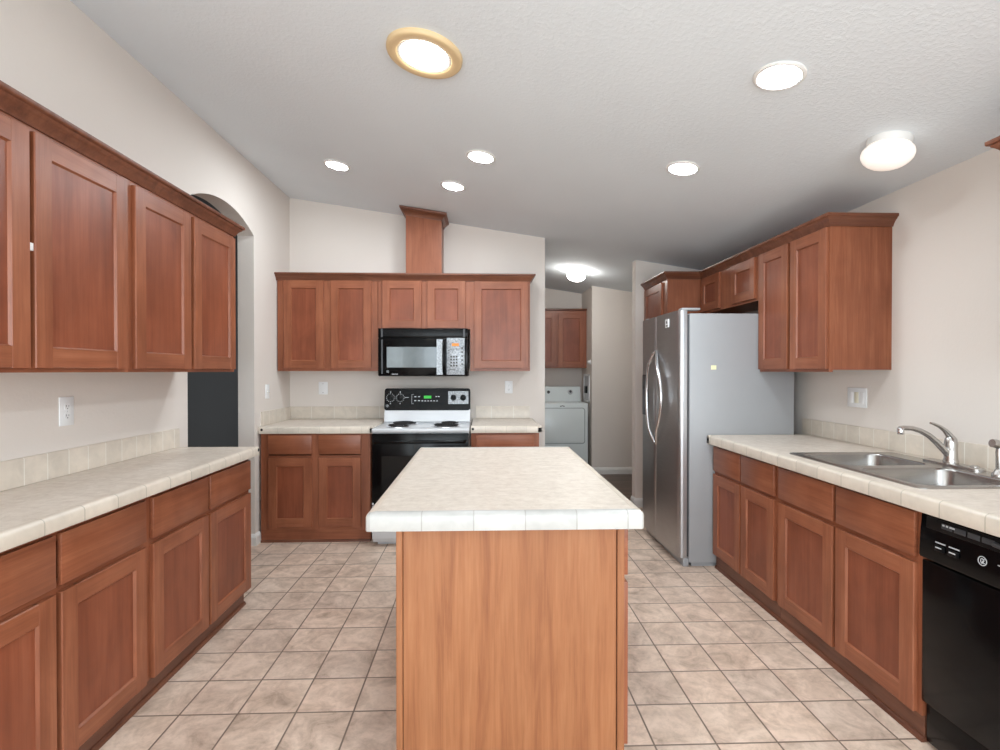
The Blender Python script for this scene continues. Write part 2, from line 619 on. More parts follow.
def door(parent, x0, x1, z0, z1, y=0.0, sw=0.067):
    """shaker door: stiles and rails with a sloped inner edge, recessed panel as a sub-part"""
    yf, t, sl, dp, c = y - DT, DT, 0.006, 0.010, 0.003
    b = B()
    b.prism([(x0, yf + c), (x0 + c, yf), (x0 + sw, yf), (x0 + sw + sl, yf + dp), (x0 + sw + sl, yf + t), (x0, yf + t)], 'Z', z0, z1, 0)
    b.prism([(x1, yf + c), (x1 - c, yf), (x1 - sw, yf), (x1 - sw - sl, yf + dp), (x1 - sw - sl, yf + t), (x1, yf + t)], 'Z', z0, z1, 0)
    e = 0.0004
    b.prism([(yf + c, z0), (yf + e, z0 + c), (yf + e, z0 + sw), (yf + dp, z0 + sw + sl), (yf + t, z0 + sw + sl), (yf + t, z0)], 'X', x0 + sw - 0.0005, x1 - sw + 0.0005, 1)
    b.prism([(yf + c, z1), (yf + e, z1 - c), (yf + e, z1 - sw), (yf + dp, z1 - sw - sl), (yf + t, z1 - sw - sl), (yf + t, z1)], 'X', x0 + sw - 0.0005, x1 - sw + 0.0005, 1)
    d = b.done('door', ['wood_v', 'wood_h'], parent, 20)
    B().box(x0 + sw + 0.001, x1 - sw - 0.001, yf + dp - 0.0005, yf + t - 0.002, z0 + sw + 0.001, z1 - sw - 0.001).done('door_panel', 'wood_p', d, 0)
    return d


def drawer_front(parent, x0, x1, z0, z1, y=0.0):
    return B().box(x0, x1, y - DT, y, z0, z1, bev=0.004).done('drawer_front', 'wood_h', parent, 40)


def carcass(parent, w, depth, z0, z1, fr=0.02, xs=0.0, open_top=False):
    """hollow box behind the face frame; open_top leaves room for the sink"""
    p = 0.016
    b = B()
    b.box(xs, xs + p, fr, depth, z0, z1)
    b.box(xs + w - p, xs + w, fr, depth, z0, z1)
    b.box(xs + p, xs + w - p, fr, depth, z0, z0 + p)
    b.box(xs + p, xs + w - p, depth - 0.01, depth, z0 + p, z1)
    if not open_top:
        b.box(xs + p, xs + w - p, fr, depth - 0.01, z1 - p, z1)
    return b.done('carcass', 'wood_v', parent, 0)


def face_frame(parent, w, z0, z1, verts, rails, fr=0.02, xs=0.0):
    """verts: (x0,x1) stiles; rails: (z0,z1) laid between the outer stiles"""
    b = B()
    for a, c in verts:
        b.box(a, c, 0, fr, z0, z1, 0)
    for a, c in rails:
        b.box(xs + 0.001, xs + w - 0.001, 0.0006, fr, a, c, 1)
    return b.done('face_frame', ['wood_v', 'wood_h'], parent, 0)


def toe(parent, w, rec, depth, xs=0.0, h=0.1):
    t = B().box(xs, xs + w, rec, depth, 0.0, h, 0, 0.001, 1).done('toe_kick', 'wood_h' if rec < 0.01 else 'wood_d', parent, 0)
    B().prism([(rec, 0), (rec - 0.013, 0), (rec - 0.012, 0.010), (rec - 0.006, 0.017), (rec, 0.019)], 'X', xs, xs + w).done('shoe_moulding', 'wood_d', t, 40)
    return t


def base_cabinet(label, loc, rz, w, depth, bays, rec, stiles, group=None, drawer_z=(0.69, 0.861), door_z=(0.105, 0.668), open_top=False):
    t = thing('base_cabinet', label, 'cabinet', loc, rz, group or 'stained wood base cabinets')
    carcass(t, w, depth, 0.1, 0.875, open_top=open_top)
    face_frame(t, w, 0.1, 0.875, stiles, [(0.1, 0.135), (0.655, 0.705), (0.835, 0.88)])
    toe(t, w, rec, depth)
    for x0, x1 in bays:
        drawer_front(t, x0, x1, *drawer_z)
        door(t, x0, x1, *door_z)
    return t


def upper_cabinet(label, loc, rz, w, depth, doors, z0, z1, dz, stiles, group=None):
    t = thing('upper_cabinet', label, 'cabinet', loc, rz, group or 'stained wood wall cabinets')
    carcass(t, w, depth, z0 + 0.012, z1)
    face_frame(t, w, z0, z1, stiles, [(z0, z0 + 0.04), (z1 - 0.09, z1)])
    for x0, x1 in doors:
        door(t, x0, x1, *dz)
    return t


R90 = PI / 2
# ---- left run (local x = world y)
LX = -1.389
LY0 = 1.27
base_cabinet('stained wood base cabinet with two drawers at the near end of the left worktop', (LX, LY0, 0), R90, 0.94, LX - XL,
             [(0.018, 0.451), (0.471, 0.902)], 0.03, [(0, 0.03), (0.895, 0.94)])
base_cabinet('stained wood base cabinet with two drawers at the arch end of the left worktop', (LX, 2.21, 0), R90, 0.93, LX - XL,
             [(0.007, 0.446), (0.465, 0.922)], 0.03, [(0, 0.03), (0.90, 0.93)])
UX = -1.469
lu0 = upper_cabinet('stained wood wall cabinet at the near end of the left wall', (UX, LY0, 0), R90, 0.94, UX - XL,
              [(0.018, 0.458), (0.475, 0.921)], 1.385, 2.235, (1.40, 2.168), [(0, 0.03), (0.90, 0.94)])
B().box(0.4585, 0.4825, -0.012, 0.0, 1.780, 1.806, bev=0.002).done('white_latch', 'plate', lu0)
upper_cabinet('stained wood wall cabinet on the left wall ending at the arch', (UX, 2.21, 0), R90, 0.925, UX - XL,
              [(0.026, 0.446), (0.474, 0.912)], 1.385, 2.235, (1.40, 2.168), [(0, 0.03), (0.90, 0.925)])


def crown(name_label, path, ztop):
    o = B().sweep(path, [(a, z + ztop) for a, z in CROWN]).done('crown_moulding', 'wood_c', None, 50)
    return tag(o, name_label, 'moulding', 'crown mouldings')


# the right-hand side of the path is the room side
crown('stained wood crown moulding along the top of the left wall cabinets', [(UX, LY0), (UX, 3.137), (XL, 3.137)], 2.25)


# ---- worktops
def slab(b, xs, ys, z0, z1, hole=None, m=0):
    """flat slab on grid lines xs, ys with one cell left open"""
    t = bmesh.new()
    g = {}
    for k, z in enumerate((z0, z1)):
        for i, x in enumerate(xs):
            for j, y in enumerate(ys):
                g[i, j, k] = t.verts.new((x, y, z))
    cells = [(i, j) for i in range(len(xs) - 1) for j in range(len(ys) - 1) if (i, j) != hole]
    cs = set(cells)
    for i, j in cells:
        for k in (0, 1):
            t.faces.new([g[i, j, k], g[i + 1, j, k], g[i + 1, j + 1, k], g[i, j + 1, k]])
        for (di, dj), (a, c) in {(-1, 0): ((i, j), (i, j + 1)), (1, 0): ((i + 1, j), (i + 1, j + 1)), (0, -1): ((i, j), (i + 1, j)), (0, 1): ((i, j + 1), (i + 1, j + 1))}.items():
            if (i + di, j + dj) not in cs:
                t.faces.new([g[a[0], a[1], 0], g[c[0], c[1], 0], g[c[0], c[1], 1], g[a[0], a[1], 1]])
    bmesh.ops.recalc_face_normals(t, faces=list(t.faces))
    b._take(t, m)
    return b


def nosing(parent, path, mats, ztop=ZC, h=0.055, d=0.03):
    """rounded tile nosing along a path, room side on the right"""
    prof = [(-d, ztop - h), (-0.001, ztop - h), (0, ztop - h + 0.004), (0, ztop - 0.013), (-0.003, ztop - 0.005), (-0.010, ztop - 0.0005), (-0.014, ztop + 0.0012), (-d, ztop + 0.0012)]
    b = B()
    return b.sweep(path, prof).done('edge_tiles', mats, parent, 60)


def end_hole(parent, c, axis):
    """dark oval opening at the end of the hollow edge tile"""
    b = B()
    mat = Matrix.Translation(c) @ (Matrix.Rotation(PI / 2, 4, 'X') if axis == 'Y' else Matrix.Rotation(PI / 2, 4, 'Y'))
    b.lathe([(0.009, -0.0025), (0.0105, 0.0), (0.009, 0.0025)], seg=14, mat=mat)
    return b.done('edge_opening', 'dark', parent)


def worktop(label, rect, hole=None, name='worktop'):
    x0, x1, y0, y1 = rect
    t = thing(name, label, 'countertop', group='pale beige worktops')
    b = B()
    if hole:
        hx0, hx1, hy0, hy1 = hole
        slab(b, [x0, hx0, hx1, x1], [y0, hy0, hy1, y1], ZC - 0.04, ZC, (1, 1))
    else:
        slab(b, [x0, x1], [y0, y1], ZC - 0.04, ZC)
    b.done('surface', 'counter', t, 0)
    return t


w = worktop('long pale beige worktop with a tiled edge along the left wall', (XL, -1.345, LY0, 3.145))
nosing(w, [(-1.33, LY0), (-1.33, 3.155)], 'nose_left', h=0.05)
nosing(w, [(-1.345, 3.155), (XL, 3.155)], 'nose_x', h=0.05)
end_hole(w, (-1.345, 3.156, 0.92), 'Y')
end_hole(w, (-1.3305, 3.141, 0.92), 'X')


def splash(label, path, mat, z1=1.047):
    prof = [(0, ZC + 0.0013), (0.012, ZC + 0.0013), (0.012, z1 - 0.006), (0.009, z1 - 0.001), (0.0, z1)]
    o = B().sweep(path, prof).done('backsplash', mat, None, 40)
    return tag(o, label, 'backsplash', 'cream tile backsplashes')


splash('row of square cream tiles on the wall above the left worktop', [(XL, LY0), (XL, 3.155)], 'splash_left', 1.05)

# ---- back run
BY = 4.27
base_cabinet('stained wood two-door base cabinet left of the cooker', (-1.79, BY, 0), 0, 0.88, YB - BY,
             [(0.062, 0.412), (0.465, 0.806)], 0.002, [(0, 0.07), (0.405, 0.47), (0.80, 0.88)], drawer_z=(0.715, 0.872), door_z=(0.125, 0.686))
base_cabinet('narrow stained wood base cabinet right of the cooker', (-0.09, BY, 0), 0, 0.56, YB - BY,
             [(0.045, 0.517)], 0.002, [(0, 0.05), (0.51, 0.56)], drawer_z=(0.715, 0.868), door_z=(0.125, 0.686))
w = worktop('short pale beige worktop in the corner left of the cooker', (XL, -0.895, 4.265, YB))
nosing(w, [(-1.797, 4.25), (-0.882, 4.25)], 'nose_x')
nosing(w, [(-0.882, 4.25), (-0.882, YB)], 'nose_y')
end_hole(w, (-1.775, 4.2495, 0.915), 'Y')
end_hole(w, (-0.90, 4.2495, 0.915), 'Y')
w = worktop('short pale beige worktop between the cooker and the laundry passage', (-0.085, 0.475, 4.265, YB))
nosing(w, [(-0.092, 4.25), (0.49, 4.25)], 'nose_x')
nosing(w, [(0.49, 4.25), (0.49, YB)], 'nose_y')
end_hole(w, (-0.075, 4.2495, 0.915), 'Y')
end_hole(w, (0.475, 4.2495, 0.915), 'Y')
bs = splash('cream tile backsplash wrapping the corner left of the cooker', [(XL, 4.32), (XL, YB), (-0.915, YB)], 'splash_wide_x', 1.055)
splash('short cream tile backsplash right of the cooker', [(-0.06, YB), (0.455, YB)], 'splash_wide_x', 1.055)
# joints of the corner return run the other way
bs.data.materials.append(M['splash_y'])
for p in bs.data.polygons:
    if abs(p.normal.x) > 0.7:
        p.material_index = 1

UY = 4.65
UZ = (1.39, 2.235)
upper_cabinet('two-door stained wood wall cabinet in the corner left of the microwave', (-1.80, UY, 0), 0, 0.875, YB - UY,
              [(0.056, 0.406), (0.467, 0.820)], *UZ, (1.415, 2.187), [(0, 0.06), (0.40, 0.475), (0.81, 0.88)])
upper_cabinet('short two-door stained wood wall cabinet above the microwave', (-0.925, UY, 0), 0, 0.82, YB - UY,
              [(0.042, 0.390), (0.438, 0.780)], 1.762, 2.235, (1.771, 2.188), [(0, 0.05), (0.385, 0.445), (0.775, 0.82)])
upper_cabinet('single-door stained wood wall cabinet right of the microwave', (-0.105, UY, 0), 0, 0.535, YB - UY,
              [(0.034, 0.520)], *UZ, (1.415, 2.187), [(0, 0.04), (0.50, 0.535)])
crown('straight stained wood crown moulding above the cabinets on the back wall', [(XL, UY), (0.43, UY), (0.43, YB)], 2.252)

# vent chase rising from the cabinet tops to the ceiling
vc = thing('vent_chase', 'stained wood boxed vent chase rising from the back cabinets to the ceiling', 'vent chase', (-0.526, 4.825, 2.2))
ox, oy, oz = vc.location


def shifted(pts):
    return [(x - ox, y - oy) for x, y in pts]


b = B()
b.prism([(-0.68 - ox, 2.20 - oz), (-0.364 - ox, 2.20 - oz), (-0.364 - ox, ceil_z(-0.364) - 0.004 - oz), (-0.68 - ox, ceil_z(-0.68) - 0.004 - oz)], 'Y', 4.68 - oy, YB - oy)
b.done('box', 'wood_v', vc, 0)
b = B()
b.prism([(-0.364 - ox - 0.018, 2.25 - oz), (-0.364 - ox + 0.003, 2.25 - oz), (-0.364 - ox + 0.003, ceil_z(-0.364) - 0.09 - oz), (-0.364 - ox - 0.018, ceil_z(-0.364) - 0.09 - oz)], 'Y', 4.676 - oy, 4.70 - oy)
b.done('corner_bead', 'wood_v', vc, 0)
B().sweep(shifted([(-0.68, YB), (-0.68, 4.68), (-0.364, 4.68), (-0.364, YB)]), [(a * 1.1, z * 1.05) for a, z in CROWN],
          zf=lambda x: ceil_z(x + ox) - 0.005 - oz).done('crown', 'wood_c', vc, 50)

# ---- right run (local x = -world y, measured from the far end)
RX = 1.644
base_cabinet('stained wood base cabinet with two narrow doors beside the refrigerator', (RX, 3.612, 0), -R90, 0.792, XR - RX,
             [(0.008, 0.384), (0.398, 0.768)], 0.012, [(0, 0.03), (0.755, 0.792)])
base_cabinet('stained wood base cabinet with two wide doors under the sink', (RX, 2.82, 0), -R90, 0.94, XR - RX,
             [(0.022, 0.463), (0.484, 0.921)], 0.012, [(0, 0.03), (0.905, 0.94)], open_top=True)
SX0, SX1, SY0, SY1 = 1.672, 2.262, 1.925, 2.795
w = worktop('long pale beige worktop with a tiled edge holding the sink', (1.605, XR, 1.10, 3.605), (SX0 + 0.015, SX1 - 0.015, SY0 + 0.015, SY1 - 0.015))
nosing(w, [(1.59, 3.62), (1.59, 1.10)], 'nose_right', h=0.06)
nosing(w, [(XR, 3.62), (1.59, 3.62)], 'nose_x', h=0.06)
end_hole(w, (1.589, 3.602, 0.908), 'X')
splash('row of square cream tiles on the wall above the sink worktop', [(XR, 3.695), (XR, 1.10)], 'splash_right', 1.047)
# end cabinet beyond the dishwasher carries the worktop
ep = B().box(1.644, XR, 1.12, 1.262, 0.0, 0.875, bev=0.002).done('end_panel', 'wood_v')
tag(ep, 'stained wood end panel under the worktop beyond the dishwasher', 'panel')

URX = 1.972
upper_cabinet('tall two-door stained wood wall cabinet right of the refrigerator', (URX, 3.623, 0), -R90, 0.735, XR - URX,
              [(0.004, 0.350), (0.38, 0.728)], 1.385, 2.26, (1.402, 2.208), [(0, 0.03), (0.715, 0.735)])
upper_cabinet('short two-door stained wood cabinet above the refrigerator', (URX, 4.605, 0), -R90, 0.982, XR - URX,
              [(0.014, 0.370), (0.575, 0.925)], 1.895, 2.26, (1.912, 2.208), [(0, 0.03), (0.36, 0.585), (0.91, 0.982)])
pan = thing('pantry_cabinet', 'deep stained wood cabinet beyond the refrigerator', 'cabinet', (1.66, 5.25, 0), -R90)
carcass(pan, 0.64, XR - 1.66, 0.1, 2.26)
face_frame(pan, 0.64, 0.1, 2.26, [(0, 0.05), (0.52, 0.64)], [(0.1, 0.14), (1.36, 1.42), (2.17, 2.26)])
toe(pan, 0.64, 0.03, XR - 1.66)
door(pan, 0.03, 0.53, 1.42, 2.2)
door(pan, 0.03, 0.53, 0.115, 1.37)
crown('stepped stained wood crown moulding above the cabinets around the refrigerator',
      [(1.66, 5.25), (1.66, 4.608), (URX, 4.608), (URX, 2.886), (XR, 2.886)], 2.275)
upper_cabinet('stained wood wall cabinet nearest the camera on the right wall', (1.985, 1.90, 0), -R90, 0.80, XR - 1.985,
              [(0.014, 0.39), (0.41, 0.785)], 1.383, 2.20, (1.40, 2.185), [(0, 0.03), (0.375, 0.43), (0.765, 0.80)])
crown('end of stained wood crown moulding high on the right wall below the globe light', [(XR, 1.902), (1.985, 1.902), (1.985, 1.10)], 2.272)

# ---- laundry cabinet
upper_cabinet('stained wood wall cabinet above the dryer', (0.70, 7.30, 0), 0, 0.776, 7.66 - 7.30,
              [(0.02, 0.34), (0.37, 0.745)], 1.43, 2.24, (1.45, 2.20), [(0, 0.03), (0.33, 0.38), (0.735, 0.776)])
b = B().box(0.69, 1.476, 7.27, 7.66, 2.24, 2.268, bev=0.004)
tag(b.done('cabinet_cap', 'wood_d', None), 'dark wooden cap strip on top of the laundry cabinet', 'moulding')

# ------------------------------------------------------------------ island
IX0, IX1, IY0, IY1 = -0.376, 0.533, 1.68, 3.145
isl = thing('island_cabinet', 'light wood kitchen island cabinet with a plain front panel', 'island', (0.1, 2.4, 0))
ix, iy = 0.1, 2.4
PX0, PX1, PYF, PYR = -0.287, 0.485, 1.742, 3.07
B().box(PX0 + 0.02 - ix, PX1 - 0.021 - ix, PYF + 0.012 - iy, PYR - iy, 0.0, 0.88).done('body', 'maple', isl, 0)
B().box(PX0 + 0.024 - ix, 0.454 - ix, PYF - iy, PYF + 0.014 - iy, 0.0, 0.876, bev=0.001, seg=1).done('front_panel', 'maple', isl, 0)
B().box(PX0 - ix, PX0 + 0.022 - ix, PYF - 0.001 - iy, PYR - iy, 0.0, 0.876, bev=0.002, seg=1).done('side_panel', 'maple', isl, 0)
b = B()
b.box(0.4585 - ix, 0.4825 - ix, PYF - 0.001 - iy, PYF + 0.045 - iy, 0.0, 0.876, bev=0.001, seg=1)
b.box(0.463 - ix, 0.482 - ix, PYR - 0.045 - iy, PYR - iy, 0.0, 0.876)
for k in (1, 2):
    yy = PYF + (PYR - PYF) * k / 3
    b.box(0.463 - ix, 0.482 - ix, yy - 0.025 - iy, yy + 0.025 - iy, 0.1, 0.876)
for z0, z1 in ((0.0, 0.13), (0.66, 0.70), (0.845, 0.876)):
    b.box(0.463 - ix, 0.4815 - ix, PYF + 0.01 - iy, PYR - 0.01 - iy, z0, z1)
b.done('face_frame', 'maple', isl, 0)
for k in range(3):
    L = (PYR - PYF) / 3
    y0 = PYF + L * k + 0.016 - iy
    y1 = PYF + L * (k + 1) - 0.016 - iy
    B().box(0.4825 - ix, 0.4995 - ix, y0, y1, 0.692, 0.862, bev=0.003).done('drawer_front', 'wood_h', isl, 40)
    b = B()
    b.box(0.4825 - ix, 0.4995 - ix, y0, y0 + 0.056, 0.11, 0.668, bev=0.002)
    b.box(0.4825 - ix, 0.4995 - ix, y1 - 0.056, y1, 0.11, 0.668, bev=0.002)
    b.box(0.4826 - ix, 0.499 - ix, y0 + 0.05, y1 - 0.05, 0.11, 0.166, bev=0.002)
    b.box(0.4826 - ix, 0.499 - ix, y0 + 0.05, y1 - 0.05, 0.612, 0.668, bev=0.002)
    d = b.done('door', 'wood_v', isl, 30)
    B().box(0.4825 - ix, 0.491 - ix, y0 + 0.055, y1 - 0.055, 0.165, 0.613).done('door_panel', 'wood_p', d, 0)

ZI = 0.931
w = thing('island_worktop', 'pale beige worktop with a tiled edge on the kitchen island', 'countertop')
slab(B(), [IX0 + 0.015, IX1 - 0.015], [IY0 + 0.015, IY1 - 0.015], ZI - 0.05, ZI).done('surface', 'counter', w, 0)


def closed_nosing(parent, rect, r=0.014):
    x0, x1, y0, y1 = rect
    h, d = 0.058, 0.03
    prof = [(d, ZI - h), (0.001, ZI - h), (0, ZI - h + 0.004), (0, ZI - 0.014), (0.003, ZI - 0.006), (0.009, ZI - 0.001), (0.014, ZI + 0.001), (d, ZI + 0.001)]
    rings = []
    for o, z in prof:
        rr = max(r - o, 0.0005)
        rings.append([(x, y, z) for x, y in rrect((x0 + x1) / 2, (y0 + y1) / 2, (x1 - x0) / 2 - o, (y1 - y0) / 2 - o, rr, 5)])
    rings.append(rings[0])
    b = B().loops(rings, 0, False, False)
    for f in b.bm.faces:
        f.normal_update()
        if abs(f.normal.x) > abs(f.normal.y) and abs(f.normal.x) > 0.4:
            f.material_index = 1
        elif abs(f.normal.z) > 0.8:
            c = f.calc_center_median()
            if min(abs(c.x - x0), abs(c.x - x1)) < min(abs(c.y - y0), abs(c.y - y1)):
                f.material_index = 1
    return b.done('edge_tiles', ['nose_island', 'nose_y'], parent, 60)


closed_nosing(w, (IX0, IX1, IY0, IY1))

# ------------------------------------------------------------------ refrigerator
FX, FY0, FY1 = 1.36, 3.627, 4.475
fr = thing('refrigerator', 'stainless side-by-side refrigerator with grey sides', 'refrigerator', (1.8, 4.07, 0))


def fl(x):
    return x - 1.8 + 0.028


def fy(y):
    return y - 4.07


b = B()
b.box(fl(1.438), fl(2.195), fy(FY0), fy(FY1), 0.03, 1.798, bev=0.006)
b.box(fl(1.46), fl(2.2), fy(FY0 + 0.02), fy(FY1 - 0.02), 0.0, 0.035)
b.done('body', 'fridge_side', fr, 40)
YS = 4.085


def fridge_door(name, ya, yb, rnear):
    """slightly bowed door: plan outline extruded upward"""
    n = 22
    pts = []
    for i in range(n + 1):
        u = i / n
        y = ya + (yb - ya) * u
        g = (y - FY0) / (FY1 - FY0)
        bow = 0.014 * (1 - (2 * g - 1) ** 2)
        e = 0.0
        dd = min(y - ya, yb - y)
        rr = rnear
        if dd < rr:
            e = rr - math.sqrt(max(0, rr * rr - (rr - dd) ** 2))
        pts.append((fl(1.362 - bow + e), fy(y)))
    # finer steps in the rounded edges
    ex = []
    for k in range(1, 8):
        dd = rnear * (1 - math.cos(k / 8 * PI / 2))
        e = rnear - math.sqrt(max(0, rnear * rnear - (rnear - dd) ** 2))
        for y in (ya + dd, yb - dd):
            g = (y - FY0) / (FY1 - FY0)
            ex.append((fl(1.362 - 0.014 * (1 - (2 * g - 1) ** 2) + e), fy(y)))
    pts = sorted(pts + ex, key=lambda p: p[1])
    pts += [(fl(1.422), fy(yb)), (fl(1.422), fy(ya))]
    return B().prism(pts, 'Z', 0.065, 1.82).done(name, 'steel', fr, 50)


near = fridge_door('door', FY0 + 0.002, YS - 0.003, 0.034)
far = fridge_door('door', YS + 0.003, FY1 - 0.002, 0.034)
B().box(fl(1.4215), fl(1.4385), fy(FY0 + 0.016), fy(FY1 - 0.016), 0.07, 1.79).done('door_gasket', 'dark_grey', fr, 0)
B().box(fl(1.40), fl(1.44), fy(FY0 + 0.01), fy(FY1 - 0.01), 0.0, 0.06, bev=0.004).done('base_grille', 'fridge_side', fr)
b = B().box(fl(1.385), fl(1.52), fy(FY0 + 0.008), fy(FY0 + 0.075), 1.8205, 1.838, bev=0.006)
b.done('hinge_cover', 'fridge_side', fr)
b = B().box(fl(1.385), fl(1.52), fy(FY1 - 0.075), fy(FY1 - 0.008), 1.8205, 1.838, bev=0.006)
b.done('hinge_cover', 'fridge_side', fr)


def bow_handle(door_o, y_end, bulge, x_off=0.034):
    n = 20
    path, rad = [], []
    for i in range(n + 1):
        u = i / n
        z = 0.82 + (1.545 - 0.82) * u
        s = math.sin(u * PI) ** 0.9
        path.append((fl(1.348 - x_off * min(1.0, s * 2.0)), fy(y_end + bulge * s), z))
        rad.append(0.013)
    b = B()
    b.tube(path, rad, seg=12)
    b.done('handle', 'handle', door_o, 60)


bow_handle(near, YS - 0.03, -0.20)
bow_handle(far, YS + 0.012, 0.10)
# ice and water dispenser in the freezer door
b = B()
b.box(fl(1.346), fl(1.365), fy(4.265), fy(4.415), 1.02, 1.36, bev=0.006)
d = b.done('dispenser', 'black_soft', far)
B().box(fl(1.343), fl(1.349), fy(4.278), fy(4.402), 1.03, 1.24, bev=0.002).done('dispenser_recess', 'blue_dark', d)
B().box(fl(1.343), fl(1.349), fy(4.278), fy(4.402), 1.26, 1.345, bev=0.002).done('dispenser_buttons', 'dark_grey', d)
# maker's badge label at the top of the near door, and a paper sticker on the side
bd = B().box(fl(1.3475), fl(1.36), fy(3.80), fy(3.865), 1.715, 1.775).done('badge', 'plate', near, 0)
b = B()
b.lathe([(0.011, 0), (0.011, 0.0008)], seg=18, mat=Matrix.Translation((fl(1.3475), fy(3.8325), 1.752)) @ Matrix.Rotation(-PI / 2, 4, 'Y'))
b.box(fl(1.3467), fl(1.348), fy(3.815), fy(3.85), 1.722, 1.731)
b.done('badge_print', 'slot', bd, 0)
B().box(fl(1.592), fl(1.63), fy(FY0 - 0.001), fy(FY0 + 0.002), 1.40, 1.43).done('sticker', 'yellow', fr, 0)

# ------------------------------------------------------------------ cooker
RXc = -0.486
rg = thing('cooker', 'black and white electric cooker with coil burners', 'stove', (RXc, 4.55, 0))
hw = 0.382
RF = 4.155 - 4.55     # front of the body in local y
b = B()
b.box(-hw, hw, RF, 0.20, 0.03, 0.905, bev=0.004)
b.box(-hw + 0.03, hw - 0.03, RF + 0.05, 0.18, 0.0, 0.035)
b.done('body', 'white', rg, 40)
b = B()
b.box(-hw - 0.004, hw + 0.004, RF - 0.028, 0.12, 0.902, 0.934, bev=0.009, seg=3)
ck = b.done('cooktop', 'white', rg, 50)
for bx, by, br in ((-0.205, -0.25, 0.084), (-0.185, -0.045, 0.1), (0.185, -0.24, 0.1), (0.205, -0.045, 0.074)):
    by -= 0.0
    p = B().lathe([(br + 0.022, 0.934), (br + 0.022, 0.9385), (br + 0.012, 0.940), (br + 0.005, 0.9375), (0.02, 0.9355), (0.002, 0.9355)], c=(bx, by, 0), seg=32).done('drip_pan', 'chrome', rg)
    path = []
    turns = 3 if br < 0.09 else 4
    N = turns * 22
    for i in range(N + 1):
        r = 0.018 + (br - 0.018) * i / N
        a = 2 * PI * turns * i / N
        path.append((bx + r * math.cos(a), by + r * math.sin(a), 0.947))
    b = B()
    b.tube(path, 0.0055, seg=8)
    for a in (0.3, 2.4, 4.5):
        b.box(-0.001, br, -0.002, 0.002, 0.939, 0.944, mat=Matrix.Translation((bx, by, 0)) @ Matrix.Rotation(a, 4, 'Z'))
    b.done('burner_coil', 'coil', rg, 60)
# backguard: white riser, black control panel leaning back
b = B()
b.prism([(0.075, 0.93), (0.065, 0.945), (0.08, 1.05), (0.20, 1.05), (0.20, 0.90), (0.12, 0.90)], 'X', -hw + 0.006, hw - 0.002)
b.done('riser', 'white', rg, 40)
rot = Matrix.Translation((0, 0.075, 1.042)) @ Matrix.Rotation(math.radians(-9), 4, 'X')
b = B()
b.loops([[(x, 0.0, z) for x, z in rrect(0.002, 0.098, hw - 0.002, 0.098, 0.022)],
         [(x, 0.085, z) for x, z in rrect(0.002, 0.098, hw - 0.002, 0.098, 0.022)]], mat=rot)
cp = b.done('control_panel', 'black', rg, 40)


def on_panel(x, z, y=0.0):
    return rot @ Matrix.Translation((x, y, z))


TOX = Matrix.Rotation(PI / 2, 4, 'X')      # lathe axis pointing to the front
for kx in (-0.325, -0.24, 0.232, 0.318):
    b = B()
    b.lathe([(0.026, 0), (0.026, 0.004), (0.020, 0.007), (0.018, 0.022), (0.014, 0.025)], seg=24, mat=on_panel(kx, 0.112) @ TOX)
    b.box(-0.0045, 0.0045, -0.034, -0.006, -0.019, 0.019, bev=0.002, mat=on_panel(kx, 0.112))
    kb = b.done('knob', 'black_soft', cp, 40)
    b = B()
    for k in range(14):
        a = 2 * PI * k / 14
        b.box(-0.0018, 0.0018, -0.0012, 0.0004, 0.031, 0.0385, mat=on_panel(kx, 0.112) @ Matrix.Rotation(a, 4, 'Y'))
    b.box(-0.0035, 0.0035, -0.0014, 0.0004, 0.046, 0.056, mat=on_panel(kx, 0.112))
    b.box(-0.0035, 0.0035, -0.0014, 0.0004, -0.056, -0.048, mat=on_panel(kx, 0.112))
    b.done('dial_marks', 'grey_mark', kb, 0)
B().box(0.185, 0.365, -0.0012, 0.001, 0.055, 0.17, bev=0.0005, mat=rot).done('panel_reflection', 'film_and_reflection', cp, 0)  # silvery reflection behind the right knobs, painted as a thin plate
b = B().box(-0.03, 0.035, -0.0016, 0.001, 0.105, 0.13, mat=rot)
b.done('clock_display', 'display', cp, 0)
b = B()
for k in range(2):
    for r in range(2):
        b.box(-0.115 + k * 0.033, -0.098 + k * 0.033, -0.0014, 0.001, 0.082 + r * 0.035, 0.09 + r * 0.035, mat=rot)
for k in range(6):
    b.box(-0.05 + k * 0.026, -0.037 + k * 0.026, -0.0014, 0.001, 0.08, 0.087, mat=rot)
for k in range(2):
    b.box(0.072 + k * 0.022, 0.087 + k * 0.022, -0.0014, 0.001, 0.118, 0.126, mat=rot)
b.box(-0.20, -0.165, -0.0014, 0.001, 0.112, 0.116, mat=rot)
for x0, x1, z0, z1 in ((-0.138, -0.136, 0.06, 0.14), (-0.138, -0.12, 0.058, 0.06), (-0.138, -0.12, 0.14, 0.142)):
    b.box(x0, x1, -0.0014, 0.001, z0, z1, mat=rot)
b.done('button_print', 'grey_mark', cp, 0)


